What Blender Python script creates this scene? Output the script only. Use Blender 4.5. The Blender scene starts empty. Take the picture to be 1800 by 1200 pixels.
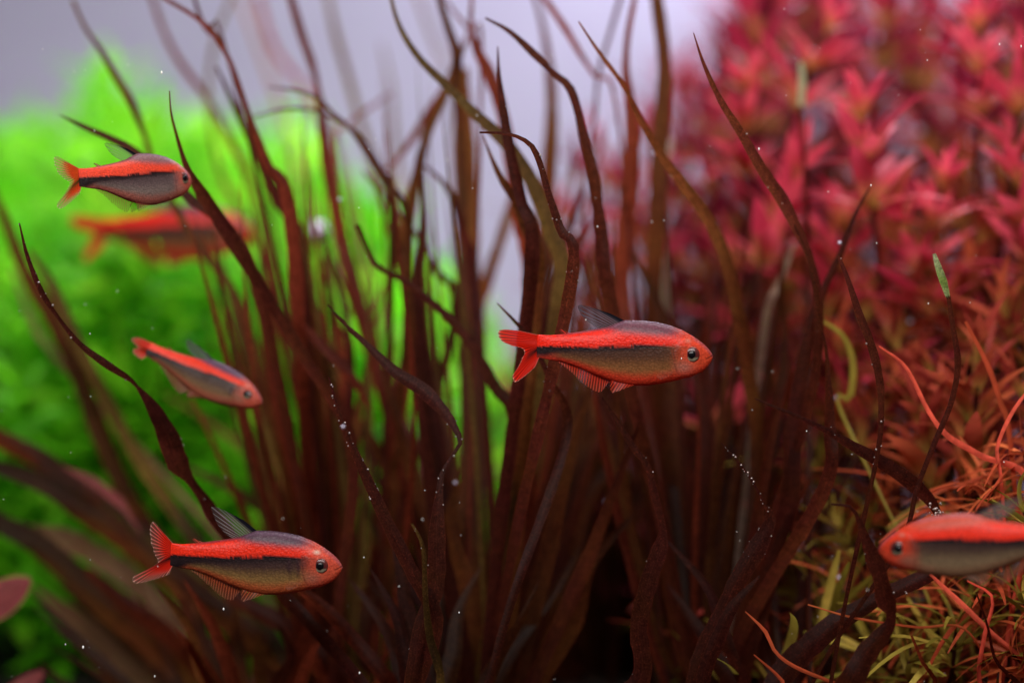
import bpy, bmesh, math, random
import numpy as np
from mathutils import Vector, Matrix

random.seed(11); rng = np.random.default_rng(11)
SC = bpy.context.scene
COL = SC.collection

# ------------------------------------------------------------------ camera
DIST = 0.42                       # metres from the lens to the plane of sharp focus (y = 0)
WIDE = 0.168                      # metres across the frame at that plane
PX = WIDE / 1800.0
CAMZ = 0.075                      # camera height above the aquarium soil
cam = bpy.data.cameras.new('camera')
cam.sensor_width = 36.0
cam.lens = 36.0 * DIST / WIDE
cam.clip_start = 0.01; cam.clip_end = 20.0
cam.dof.use_dof = True
cam.dof.focus_distance = DIST
cam.dof.aperture_fstop = 6.2
camo = bpy.data.objects.new('camera', cam)
camo.location = (0, -DIST, CAMZ); camo.rotation_euler = (math.radians(90), 0, 0)
COL.objects.link(camo); SC.camera = camo

# ------------------------------------------------------------------ light: tank and rear lamps, plus unseen fills added for planting and fish
w = bpy.data.worlds.new('World'); SC.world = w; w.use_nodes = True
w.node_tree.nodes['Background'].inputs[0].default_value = (0.55, 0.55, 0.68, 1)
w.node_tree.nodes['Background'].inputs[1].default_value = 0.025

def area_lamp(name, loc, target, sx, sy, power, col, spread=180):
    l = bpy.data.lights.new(name, 'AREA'); l.shape = 'RECTANGLE'; l.size = sx; l.size_y = sy
    l.energy = power; l.color = col; l.spread = math.radians(spread)
    o = bpy.data.objects.new(name, l); o.location = loc
    o.rotation_euler = (Vector(target) - Vector(loc)).to_track_quat('-Z', 'Y').to_euler()
    COL.objects.link(o); return o
area_lamp('planting_fill', (-0.02, 0.25, 0.52), (-0.02, 0.25, 0.0), 0.50, 0.06, 0.80, (1.0, 0.97, 0.94), 56)   # unseen strip added to brighten the rear planting
area_lamp('tank_lamp', (0.09, 0.03, 0.37), (0.09, 0.05, 0.0), 0.22, 0.12, 0.85, (1.0, 0.96, 0.93))
area_lamp('front_fill', (-0.02, -0.27, 0.27), (0.0, 0.0, 0.07), 0.36, 0.12, 2.0, (1.0, 0.95, 0.92))  # unseen fill added in front to brighten the fish flanks
area_lamp('rear_lamp', (0.10, 0.375, 0.37), (0.10, 0.42, 0.12), 0.14, 0.03, 1.55, (0.92, 0.91, 1.0))

SC.view_settings.view_transform = 'Standard'; SC.view_settings.look = 'None'
SC.view_settings.exposure = 0.0; SC.view_settings.gamma = 1.0
SC.view_settings.use_curve_mapping = False
SC.cycles.use_denoising = True
SC.cycles.max_bounces = 8; SC.cycles.transparent_max_bounces = 16
SC.cycles.sample_clamp_indirect = 4.0

def at(px, py, y=0.0):
    """pixel of the 1800 x 1200 photograph + depth of the thing -> point in the tank"""
    k = (DIST + y) / DIST * PX
    return np.array([(px - 900.0) * k, y, CAMZ - (py - 600.0) * k])

# ------------------------------------------------------------------ materials
def new_mat(name):
    m = bpy.data.materials.new(name); m.use_nodes = True
    nt = m.node_tree; nt.nodes.clear()
    out = nt.nodes.new('ShaderNodeOutputMaterial')
    return m, nt, out
def N(nt, t, **kw):
    n = nt.nodes.new(t)
    for k, v in kw.items():
        if isinstance(k, str) and k.startswith('i_'): n.inputs[k[2:]].default_value = v
        else: setattr(n, k, v)
    return n
def L(nt, a, b): nt.links.new(a, b)
def rgb(c): return (c[0], c[1], c[2], 1)
def mixc(nt, fac, a, b, mode='MIX'):
    n = nt.nodes.new('ShaderNodeMix'); n.data_type = 'RGBA'; n.blend_type = mode
    for sock, v in ((n.inputs[0], fac), (n.inputs[6], a), (n.inputs[7], b)):
        if hasattr(v, 'node'): L(nt, v, sock)
        else: sock.default_value = v if not isinstance(v, tuple) else (rgb(v) if len(v) == 3 else v)
    return n.outputs[2]
def ramp(nt, src, stops):
    n = nt.nodes.new('ShaderNodeValToRGB'); L(nt, src, n.inputs[0])
    cr = n.color_ramp
    while len(cr.elements) < len(stops): cr.elements.new(0.5)
    for e, (p, c) in zip(cr.elements, stops):
        e.position = p; e.color = c if len(c) == 4 else rgb(c)
    return n.outputs[0]

def leaf_mat(name, lo, hi, tipc, refl=.13, pas=3.0, trans=0.5, rough=0.42, veins=True, spot=0.35, scale=900., basec=None, spec=0.07, power=1.0):
    """thin leaf: colour varies from leaf to leaf and along the blade; light passes through"""
    m, nt, out = new_mat(name)
    oi = N(nt, 'ShaderNodeObjectInfo'); tc = N(nt, 'ShaderNodeTexCoord'); uv = N(nt, 'ShaderNodeUVMap')
    sp = N(nt, 'ShaderNodeSeparateXYZ'); L(nt, uv.outputs[0], sp.inputs[0])
    pw = N(nt, 'ShaderNodeMath', operation='POWER'); L(nt, oi.outputs['Random'], pw.inputs[0]); pw.inputs[1].default_value = power
    c = mixc(nt, pw.outputs[0], lo, hi)
    n1 = N(nt, 'ShaderNodeTexNoise', i_Scale=scale * .16, i_Detail=3.0); L(nt, tc.outputs['Object'], n1.inputs['Vector'])
    c = mixc(nt, ramp(nt, n1.outputs[0], [(.35, (0, 0, 0)), (.7, (.75, .75, .75))]), c, tipc)
    if basec is not None:
        c = mixc(nt, ramp(nt, sp.outputs[1], [(0.0, (1, 1, 1)), (.45, (0, 0, 0))]), c, basec)
    n2 = N(nt, 'ShaderNodeTexNoise', i_Scale=scale, i_Detail=3.0); L(nt, tc.outputs['Object'], n2.inputs['Vector'])
    c = mixc(nt, spot, c, ramp(nt, n2.outputs[0], [(.3, (.25, .25, .25)), (.72, (1.7, 1.7, 1.7))]), 'MULTIPLY')
    h = n2.outputs[0]
    if veins:
        mu = N(nt, 'ShaderNodeMath', operation='MULTIPLY'); L(nt, sp.outputs[0], mu.inputs[0]); mu.inputs[1].default_value = 44.0
        sn = N(nt, 'ShaderNodeMath', operation='SINE'); L(nt, mu.outputs[0], sn.inputs[0])
        ad = N(nt, 'ShaderNodeMath', operation='MULTIPLY_ADD'); L(nt, sn.outputs[0], ad.inputs[0]); ad.inputs[1].default_value = .12; L(nt, n2.outputs[0], ad.inputs[2])
        h = ad.outputs[0]
        n3 = N(nt, 'ShaderNodeTexNoise', i_Scale=3200.0, i_Detail=2.0); L(nt, tc.outputs['Object'], n3.inputs['Vector'])
        c = mixc(nt, .8, c, ramp(nt, n3.outputs[0], [(.30, (.55, .55, .55)), (.60, (1, 1, 1)), (.72, (1.9, 1.7, 1.6))]), 'MULTIPLY')
        c = mixc(nt, .6, c, ramp(nt, sp.outputs[0], [(0., (1.6, 1.5, 1.4)), (.09, (.95, .95, .95)), (.46, (.9, .9, .9)), (.5, (1.5, 1.45, 1.3)), (.54, (.9, .9, .9)), (.91, (.95, .95, .95)), (1., (1.6, 1.5, 1.4))]), 'MULTIPLY')
        c = mixc(nt, .22, c, ramp(nt, sn.outputs[0], [(0, (.75, .75, .75)), (1, (1.3, 1.3, 1.3))]), 'MULTIPLY')
    b = N(nt, 'ShaderNodeBump', i_Strength=.22, i_Distance=.0002); L(nt, h, b.inputs['Height'])
    pr = N(nt, 'ShaderNodeBsdfPrincipled', i_Roughness=rough); L(nt, mixc(nt, 1.0, c, (refl,) * 3, 'MULTIPLY'), pr.inputs['Base Color']); L(nt, b.outputs[0], pr.inputs['Normal'])
    pr.inputs['Specular IOR Level'].default_value = spec
    tr = N(nt, 'ShaderNodeBsdfTranslucent'); L(nt, mixc(nt, 1.0, c, (pas,) * 3, 'MULTIPLY'), tr.inputs['Color'])
    mx = N(nt, 'ShaderNodeMixShader'); mx.inputs[0].default_value = trans
    L(nt, pr.outputs[0], mx.inputs[1]); L(nt, tr.outputs[0], mx.inputs[2]); L(nt, mx.outputs[0], out.inputs[0])
    return m

M = {}
M['blade']  = leaf_mat('brown_blade',  (.095, .030, .009), (.165, .058, .014), (.11, .024, .009))
M['red']    = leaf_mat('red_blade',    (.16, .026, .012), (.23, .042, .017), (.14, .022, .009))
M['dark']   = leaf_mat('dark_blade',   (.060, .013, .006), (.090, .022, .008), (.070, .011, .010), refl=.34)
M['olive']  = leaf_mat('olive_blade',  (.12, .068, .016), (.16, .095, .022), (.11, .05, .014))
M['pink']   = leaf_mat('pink_blade',   (.50, .12, .12), (.55, .17, .15), (.42, .08, .09), refl=.45, pas=1.2)
M['tan']    = leaf_mat('tan_blade',    (.45, .21, .13), (.52, .27, .17), (.40, .16, .09), rough=.35, refl=.45, pas=1.2)  # tan also carries the painted highlights of the broad lower-left blades
M['pale']   = leaf_mat('pale_blade',   (.40, .31, .24), (.46, .38, .30), (.30, .2, .14))
M['green']  = leaf_mat('green_tip',    (.16, .26, .05), (.22, .32, .08), (.55, .6, .42))
M['crimson'] = leaf_mat('crimson_leaf', (.045, .003, .009), (.58, .035, .085), (.22, .008, .038), trans=.40, veins=False, spot=.2, scale=500., basec=(.42, .22, .045), refl=1.0, pas=1.2, power=1.7)
M['rose'] = leaf_mat('rose_leaf', (.46, .025, .06), (.76, .11, .14), (.62, .05, .12), trans=.40, veins=False, spot=.2, scale=500., basec=(.42, .25, .045), refl=1.0, pas=1.2)
M['rust']    = leaf_mat('rust_leaf',    (.16, .02, .014), (.62, .15, .055), (.44, .05, .045), trans=.40, veins=False, spot=.2, scale=500., basec=(.36, .25, .05), refl=1.0, pas=1.2, power=1.7)
M['needle']  = leaf_mat('orange_needle', (.22, .04, .015), (.74, .20, .065), (.60, .08, .035), trans=.35, veins=False, spot=.2, scale=500., rough=.35, refl=1.0, pas=1.2, power=1.7)
M['needle_g'] = leaf_mat('olive_needle', (.12, .09, .014), (.58, .40, .08), (.26, .22, .025), trans=.35, veins=False, spot=.2, scale=500., rough=.35, refl=1.0, pas=1.2, power=1.7)
M['strand'] = leaf_mat('red_strand', (.72, .08, .05), (.76, .15, .08), (.55, .07, .04), trans=.3, veins=False, spot=.5, scale=500., rough=.35, refl=1.0, pas=1.2)
M['stem_r']  = leaf_mat('red_stem',     (.20, .04, .03), (.26, .08, .04), (.18, .03, .03), trans=.15, veins=False)

def make_green():
    m, nt, out = new_mat('green_foliage')
    at_ = N(nt, 'ShaderNodeAttribute', attribute_name='tint')
    pr = N(nt, 'ShaderNodeBsdfPrincipled', i_Roughness=.5); pr.inputs['Specular IOR Level'].default_value = .15; L(nt, at_.outputs[0], pr.inputs['Base Color'])
    tr = N(nt, 'ShaderNodeBsdfTranslucent'); L(nt, at_.outputs[0], tr.inputs['Color'])
    mx = N(nt, 'ShaderNodeMixShader'); mx.inputs[0].default_value = .65
    L(nt, pr.outputs[0], mx.inputs[1]); L(nt, tr.outputs[0], mx.inputs[2]); L(nt, mx.outputs[0], out.inputs[0])
    return m
M['moss'] = make_green()

def simple(name, col, rough=.5, metal=0., coat=0., spec=.5):
    m, nt, out = new_mat(name)
    pr = N(nt, 'ShaderNodeBsdfPrincipled', i_Roughness=rough, i_Metallic=metal)
    tc = N(nt, 'ShaderNodeTexCoord'); n = N(nt, 'ShaderNodeTexNoise', i_Scale=40.0, i_Detail=4.0); L(nt, tc.outputs['Object'], n.inputs['Vector'])
    c = mixc(nt, .25, col, ramp(nt, n.outputs[0], [(.3, (.8, .8, .8)), (.7, (1.1, 1.1, 1.1))]), 'MULTIPLY')
    L(nt, c, pr.inputs['Base Color']); pr.inputs['Coat Weight'].default_value = coat
    pr.inputs['Specular IOR Level'].default_value = spec
    L(nt, pr.outputs[0], out.inputs[0]); return m
M['bubble'] = simple('air_bubble', (.62, .58, .72), .42, .9)
M['bead']   = simple('bubble_bead', (.32, .25, .23), .28, .85)
M['speck']  = simple('drifting_speck', (.8, .78, .74), .6)
M['wall']   = simple('rear_pane_film', (.50, .46, .65), .75, spec=.2)
M['soil']   = simple('aquarium_soil', (.012, .008, .007), .95, spec=.2)
M['pupil']  = simple('pupil', (.003, .003, .004), .22, spec=.3)

def attr_mat(name, rough, scales):
    m, nt, out = new_mat(name)
    a = N(nt, 'ShaderNodeAttribute', attribute_name='tint')
    pr = N(nt, 'ShaderNodeBsdfPrincipled', i_Roughness=rough)
    c = a.outputs[0]
    if scales:
        uv = N(nt, 'ShaderNodeUVMap')
        mp = N(nt, 'ShaderNodeMapping'); mp.inputs['Scale'].default_value = (1.0, 1.25, 1); L(nt, uv.outputs[0], mp.inputs[0])
        vo = N(nt, 'ShaderNodeTexVoronoi', i_Scale=64.0); vo.inputs['Randomness'].default_value = .85; L(nt, mp.outputs[0], vo.inputs['Vector'])
        no = N(nt, 'ShaderNodeTexNoise', i_Scale=120.0, i_Detail=3.0); L(nt, mp.outputs[0], no.inputs['Vector'])
        c = mixc(nt, .42, c, ramp(nt, vo.outputs['Distance'], [(0., (1.35, 1.33, 1.33)), (.75, (.5, .5, .52))]), 'MULTIPLY')
        c = mixc(nt, .55, c, ramp(nt, no.outputs[0], [(.3, (.6, .6, .6)), (.7, (1.35, 1.35, 1.35))]), 'MULTIPLY')
        b = N(nt, 'ShaderNodeBump', i_Strength=.30, i_Distance=.0002); b.invert = True
        L(nt, vo.outputs['Distance'], b.inputs['Height']); L(nt, b.outputs[0], pr.inputs['Normal'])
        pr.inputs['Specular IOR Level'].default_value = .18; pr.inputs['Coat Weight'].default_value = .06; pr.inputs['Coat Roughness'].default_value = .2
    else:
        pr.inputs['Coat Weight'].default_value = .15; pr.inputs['Coat Roughness'].default_value = .1; pr.inputs['Specular IOR Level'].default_value = .25
    L(nt, c, pr.inputs['Base Color'])
    if scales:       # small fish let some light through
        tl = N(nt, 'ShaderNodeBsdfTranslucent'); L(nt, c, tl.inputs['Color'])
        mx = N(nt, 'ShaderNodeMixShader'); mx.inputs[0].default_value = .38
        L(nt, pr.outputs[0], mx.inputs[1]); L(nt, tl.outputs[0], mx.inputs[2]); L(nt, mx.outputs[0], out.inputs[0])
    else: L(nt, pr.outputs[0], out.inputs[0])
    return m
M['skin'] = attr_mat('fish_skin', .36, True)
M['iris'] = attr_mat('fish_iris', .25, False)
def fin_mat():
    m, nt, out = new_mat('fish_fin')
    a = N(nt, 'ShaderNodeAttribute', attribute_name='tint')
    uv = N(nt, 'ShaderNodeUVMap'); sp = N(nt, 'ShaderNodeSeparateXYZ'); L(nt, uv.outputs[0], sp.inputs[0])
    mu = N(nt, 'ShaderNodeMath', operation='MULTIPLY'); L(nt, sp.outputs[0], mu.inputs[0]); mu.inputs[1].default_value = 6.2832
    sn = N(nt, 'ShaderNodeMath', operation='SINE'); L(nt, mu.outputs[0], sn.inputs[0])
    ray = ramp(nt, sn.outputs[0], [(.35, (0, 0, 0)), (.9, (1, 1, 1))])
    c = mixc(nt, ray, mixc(nt, 1.0, a.outputs[0], (.42, .36, .36), 'MULTIPLY'), mixc(nt, 1.0, a.outputs[0], (1.1, 1.1, 1.1), 'MULTIPLY'))
    pr = N(nt, 'ShaderNodeBsdfPrincipled', i_Roughness=.35); pr.inputs['Specular IOR Level'].default_value = .15; L(nt, c, pr.inputs['Base Color'])
    tl = N(nt, 'ShaderNodeBsdfTranslucent'); L(nt, c, tl.inputs['Color'])
    m1 = N(nt, 'ShaderNodeMixShader'); m1.inputs[0].default_value = .45; L(nt, pr.outputs[0], m1.inputs[1]); L(nt, tl.outputs[0], m1.inputs[2])
    tp = N(nt, 'ShaderNodeBsdfTransparent')
    op = N(nt, 'ShaderNodeMath', operation='MULTIPLY_ADD'); op.use_clamp = True     # rays are denser than the skin between them
    L(nt, ray, op.inputs[0]); op.inputs[1].default_value = .22; L(nt, a.outputs['Alpha'], op.inputs[2])
    m2 = N(nt, 'ShaderNodeMixShader'); L(nt, op.outputs[0], m2.inputs[0]); L(nt, tp.outputs[0], m2.inputs[1]); L(nt, m1.outputs[0], m2.inputs[2])
    L(nt, m2.outputs[0], out.inputs[0]); return m
M['fin'] = fin_mat()

# ------------------------------------------------------------------ mesh helpers
def mesh(name, v, f, uv=None, tint=None, mat=None, smooth=True):
    me = bpy.data.meshes.new(name)
    me.from_pydata([tuple(map(float, p)) for p in v], [], [tuple(map(int, q)) for q in f])
    li = np.empty(len(me.loops), dtype=np.int32); me.loops.foreach_get('vertex_index', li)
    if uv is not None:
        l = me.uv_layers.new(name='UVMap'); l.data.foreach_set('uv', np.asarray(uv, dtype=np.float32)[li].ravel())
    if tint is not None:
        t = np.asarray(tint, dtype=np.float32)
        if t.shape[1] == 3: t = np.concatenate([t, np.ones((len(t), 1), np.float32)], 1)
        a = me.color_attributes.new('tint', 'FLOAT_COLOR', 'POINT'); a.data.foreach_set('color', t.ravel())
    if smooth: me.polygons.foreach_set('use_smooth', np.ones(len(me.polygons), dtype=bool))
    if mat: me.materials.append(mat)
    me.update(); return me
def obj(name, me, parent=None, mat4=None):
    o = bpy.data.objects.new(name, me); COL.objects.link(o)
    if parent is not None: o.parent = parent
    if mat4 is not None: o.matrix_basis = mat4
    return o
def thing(name, label, cat, loc=(0, 0, 0), group=None):
    o = bpy.data.objects.new(name, None); o.empty_display_size = .01; o.location = loc; COL.objects.link(o)
    return tag(o, label, cat, group)
def tag(o, label=None, cat=None, group=None, kind=None):
    if label: o['label'] = label
    if cat: o['category'] = cat
    if group: o['group'] = group
    if kind: o['kind'] = kind
    return o
def grid_faces(nu, nv, wrap=False):
    f = []
    for i in range(nu - 1):
        for j in range(nv if wrap else nv - 1):
            k = (j + 1) % nv
            f.append((i * nv + j, (i + 1) * nv + j, (i + 1) * nv + k, i * nv + k))
    return f
def smooth_line(P, n):
    """Catmull-Rom through P (k x d), n samples even in length"""
    P = np.asarray(P, float)
    Q = np.vstack([2 * P[0] - P[1], P, 2 * P[-1] - P[-2]]); r = []
    for i in range(len(P) - 1):
        a, b, c, d = Q[i:i + 4]
        for t in np.linspace(0, 1, 12, endpoint=False):
            r.append(.5 * (2 * b + (c - a) * t + (2 * a - 5 * b + 4 * c - d) * t * t + (3 * b - a - 3 * c + d) * t ** 3))
    r.append(P[-1]); r = np.array(r)
    s = np.concatenate([[0], np.cumsum(np.linalg.norm(np.diff(r[:, :3], axis=0), axis=1))]); s /= s[-1]
    u = np.linspace(0, 1, n)
    return np.stack([np.interp(u, s, r[:, k]) for k in range(r.shape[1])], 1)
def ico(sub):
    bm = bmesh.new(); bmesh.ops.create_icosphere(bm, subdivisions=sub, radius=1.0)
    bm.verts.ensure_lookup_table()
    v = np.array([x.co[:] for x in bm.verts]); f = np.array([[y.index for y in x.verts] for x in bm.faces]); bm.free()
    return v, f
ICO1, ICO2, ICO3 = ico(1), ico(2), ico(3)
def balls(name, pts, rad, mat, base=ICO2, stretch=None):
    v, f = base; V = []; F = []
    for i, (p, r) in enumerate(zip(pts, rad)):
        k = v * r
        if stretch is not None: k = k * stretch[i]
        V.append(k + p); F.append(f + i * len(v))
    return mesh(name, np.vstack(V), np.vstack(F), mat=mat)

# ------------------------------------------------------------------ setting: soil and rear pane
n = 90
gx, gy = np.meshgrid(np.linspace(-.32, .32, n), np.linspace(-.16, .43, n), indexing='ij')
gz = .0025 * np.sin(gx * 61 + 1) * np.cos(gy * 47) + rng.normal(0, .0009, gx.shape)
so = obj('soil', mesh('soil', np.stack([gx, gy, gz], -1).reshape(-1, 3), grid_faces(n, n), mat=M['soil'])); tag(so, kind='structure')
bw = bmesh.new(); bmesh.ops.create_cube(bw, size=1.0)
for v in bw.verts: v.co = (v.co.x * .72, v.co.y * .006 + .433, v.co.z * .42 + .20)
me = bpy.data.meshes.new('wall_rear'); bw.to_mesh(me); bw.free(); me.materials.append(M['wall'])
tag(obj('wall_rear', me), kind='structure')

# ------------------------------------------------------------------ fish
# outline of the species in a side view, head to the right, in units read off the sharpest fish
TOP = np.array([(1662, 478), (1650, 452), (1625, 420), (1590, 388), (1520, 340), (1440, 298), (1350, 266), (1250, 247), (1150, 239), (1030, 240), (960, 268), (900, 294), (800, 316), (700, 334), (600, 352), (500, 364), (415, 362)], float)
BOT = np.array([(1662, 478), (1655, 500), (1630, 545), (1592, 584), (1520, 622), (1400, 657), (1300, 681), (1200, 697), (1110, 701), (1000, 686), (930, 668), (850, 640), (760, 605), (680, 573), (600, 549), (500, 538), (415, 520)], float)
UNIT = PX / 4.0
X0, ZC = 1040.0, 455.0
def topc(x): return np.interp(x, TOP[::-1, 0], TOP[::-1, 1])
def botc(x): return np.interp(x, BOT[::-1, 0], BOT[::-1, 1])
def sst(a, b, x): t = np.clip((x - a) / (b - a), 0, 1); return t * t * (3 - 2 * t)

def skin_colour(x, y, look):
    """colour of the body at outline point (x, y), with painted glint and mouth shade"""
    x = np.asarray(x); y = np.asarray(y)
    j = rng.normal(0, 1.8, x.shape)
    line = np.interp(x, [400, 600, 800, 1000, 1200, 1400], [444, 442, 440, 424, 408, 408])       # lower edge of the red band
    upper = np.interp(x, [400, 800, 900, 1050, 1250, 1450, 1660], [322, 308, 310, 326, 338, 336, 390])  # where the grey back begins
    thick = np.interp(x, [400, 470, 560, 700, 1000, 1250, 1390], [56, 58, 30, 22, 22, 18, 8]) * look.get('line', 1.0)
    red = np.array(look['red']); back = np.array(look['back']); belly = np.array(look['belly']); gold = np.array(look['gold']); rim = np.array(look['rim'])
    black = np.array((.010, .007, .009))
    c = np.broadcast_to(belly, x.shape + (3,)).copy()
    def put(m, col): 
        nonlocal c
        c = c * (1 - m[..., None]) + np.asarray(col) * m[..., None]
    fb = (y - line) / np.maximum(botc(x) - line, 1)
    put(sst(.22, .72, fb + j * .012) * look['goldw'], gold)
    put(sst(.60, .88, fb + j * .006) * look['rimw'], rim)
    put(sst(620, 470, x) * sst(.25, .6, fb) * .9, rim)
    up = sst(line + 9, line - 9, y + j)
    put(up, red)
    put(up * sst(upper + 36, upper - 26, y + j) * sst(720, 980, x), back)
    ridge = sst(22, 4, y - topc(x)) * sst(480, 700, x)
    put(ridge * .75, np.array(look['back']) * .7)
    put(np.exp(-((y - topc(x) - 16) / 9.0) ** 2) * sst(880, 1040, x) * sst(1480, 1350, x) * .40, (.26, .17, .25))
    fade = sst(1400 if look.get('long') else 1380, 1180, x) if not look.get('long') else sst(1425, 1395, x)
    soft = sst(line - 4, line + 3, y + j * 1.3) * sst(line + thick + 16, line + thick * .55, y + j)
    put(soft * np.maximum(fade, .0), black)
    put(sst(line - 2, line + 30, y) * sst(line + 150, line + 40, y) * sst(1420, 1250, x) * .45, np.array((.04, .022, .024)))
    # head
    hd = sst(1330, 1500, x + j * 4)
    put(hd * .85, look['head'])
    put(np.exp(-(((x - 1455) / 60) ** 2 + ((y - 560) / 42) ** 2)) * .75, look['cheek'])
    put(sst(1480, 1540, x) * sst(44, 8, y - topc(x)) * .6, (.30, .10, .12))
    put(np.exp(-(((x - 1475) / 22) ** 2 + ((y - 372) / 12) ** 2)) * look.get('painted_glint', .3), (1., .75, .6))  # bright glint painted onto the forehead
    mouth = np.exp(-((y - (470 + (1655 - x) * .62)) / 5.0) ** 2) * sst(1600, 1615, x)
    put(mouth * .8, (.10, .015, .012))  # shade in the mouth crease painted as a dark line
    if look.get('bars'):
        for bx in (1345, 1285 if look['bars'] > 1 else 1345):
            put(np.exp(-((x - bx - (y - 480) * .1) / 13) ** 2) * sst(405, 430, y) * sst(590, 500, y) * .7, (.045, .02, .025))
    gill = np.exp(-((x - (1400 - ((y - 500) / 105.0) ** 2 * -34 - 18)) / 6.0) ** 2) * sst(400, 430, y) * sst(640, 600, y)
    put(gill * .45, (.16, .03, .025))
    return np.clip(c, 0, 1)

LOOKS = {
 'a': dict(red=(.95, .024, .008), back=(.17, .060, .085), belly=(.115, .046, .022), gold=(.33, .135, .045), rim=(.74, .050, .022), head=(.78, .075, .030), cheek=(.48, .20, .15), goldw=.8, rimw=.95, fin=(.90, .018, .005), clear=.0, line=1.35, adip=(.7, .06, .04)),
 'b': dict(red=(.90, .075, .035), back=(.26, .12, .13), belly=(.155, .105, .105), gold=(.26, .20, .17), rim=(.50, .13, .09), head=(.66, .12, .075), cheek=(.50, .22, .17), goldw=.8, rimw=.8, fin=(.88, .035, .012), clear=.75, line=1.9, long=1, adip=(.5, .2, .15)),
 'd': dict(red=(.93, .050, .018), back=(.12, .065, .11), belly=(.090, .055, .040), gold=(.26, .15, .07), rim=(.46, .12, .07), head=(.55, .085, .05), cheek=(.32, .15, .10), goldw=.8, rimw=.8, fin=(.90, .025, .008), clear=.3, line=1.6, bars=1, adip=(.5, .1, .06)),
 'f': dict(red=(.95, .035, .012), back=(.66, .10, .06), belly=(.085, .050, .036), gold=(.28, .20, .11), rim=(.34, .17, .09), head=(.78, .055, .02), cheek=(.30, .15, .10), goldw=.9, rimw=.6, fin=(.60, .06, .03), clear=.5, line=2.0, long=1, adip=(.5, .1, .06)),
 'e': dict(red=(.95, .035, .011), back=(.10, .050, .075), belly=(.070, .035, .030), gold=(.35, .20, .06), rim=(.62, .12, .04), head=(.74, .095, .05), cheek=(.42, .15, .10), goldw=.85, rimw=.9, fin=(.90, .022, .007), clear=.6, line=2.4, long=1, bars=2, painted_glint=1.0, adip=(.6, .1, .06)),
}

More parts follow.
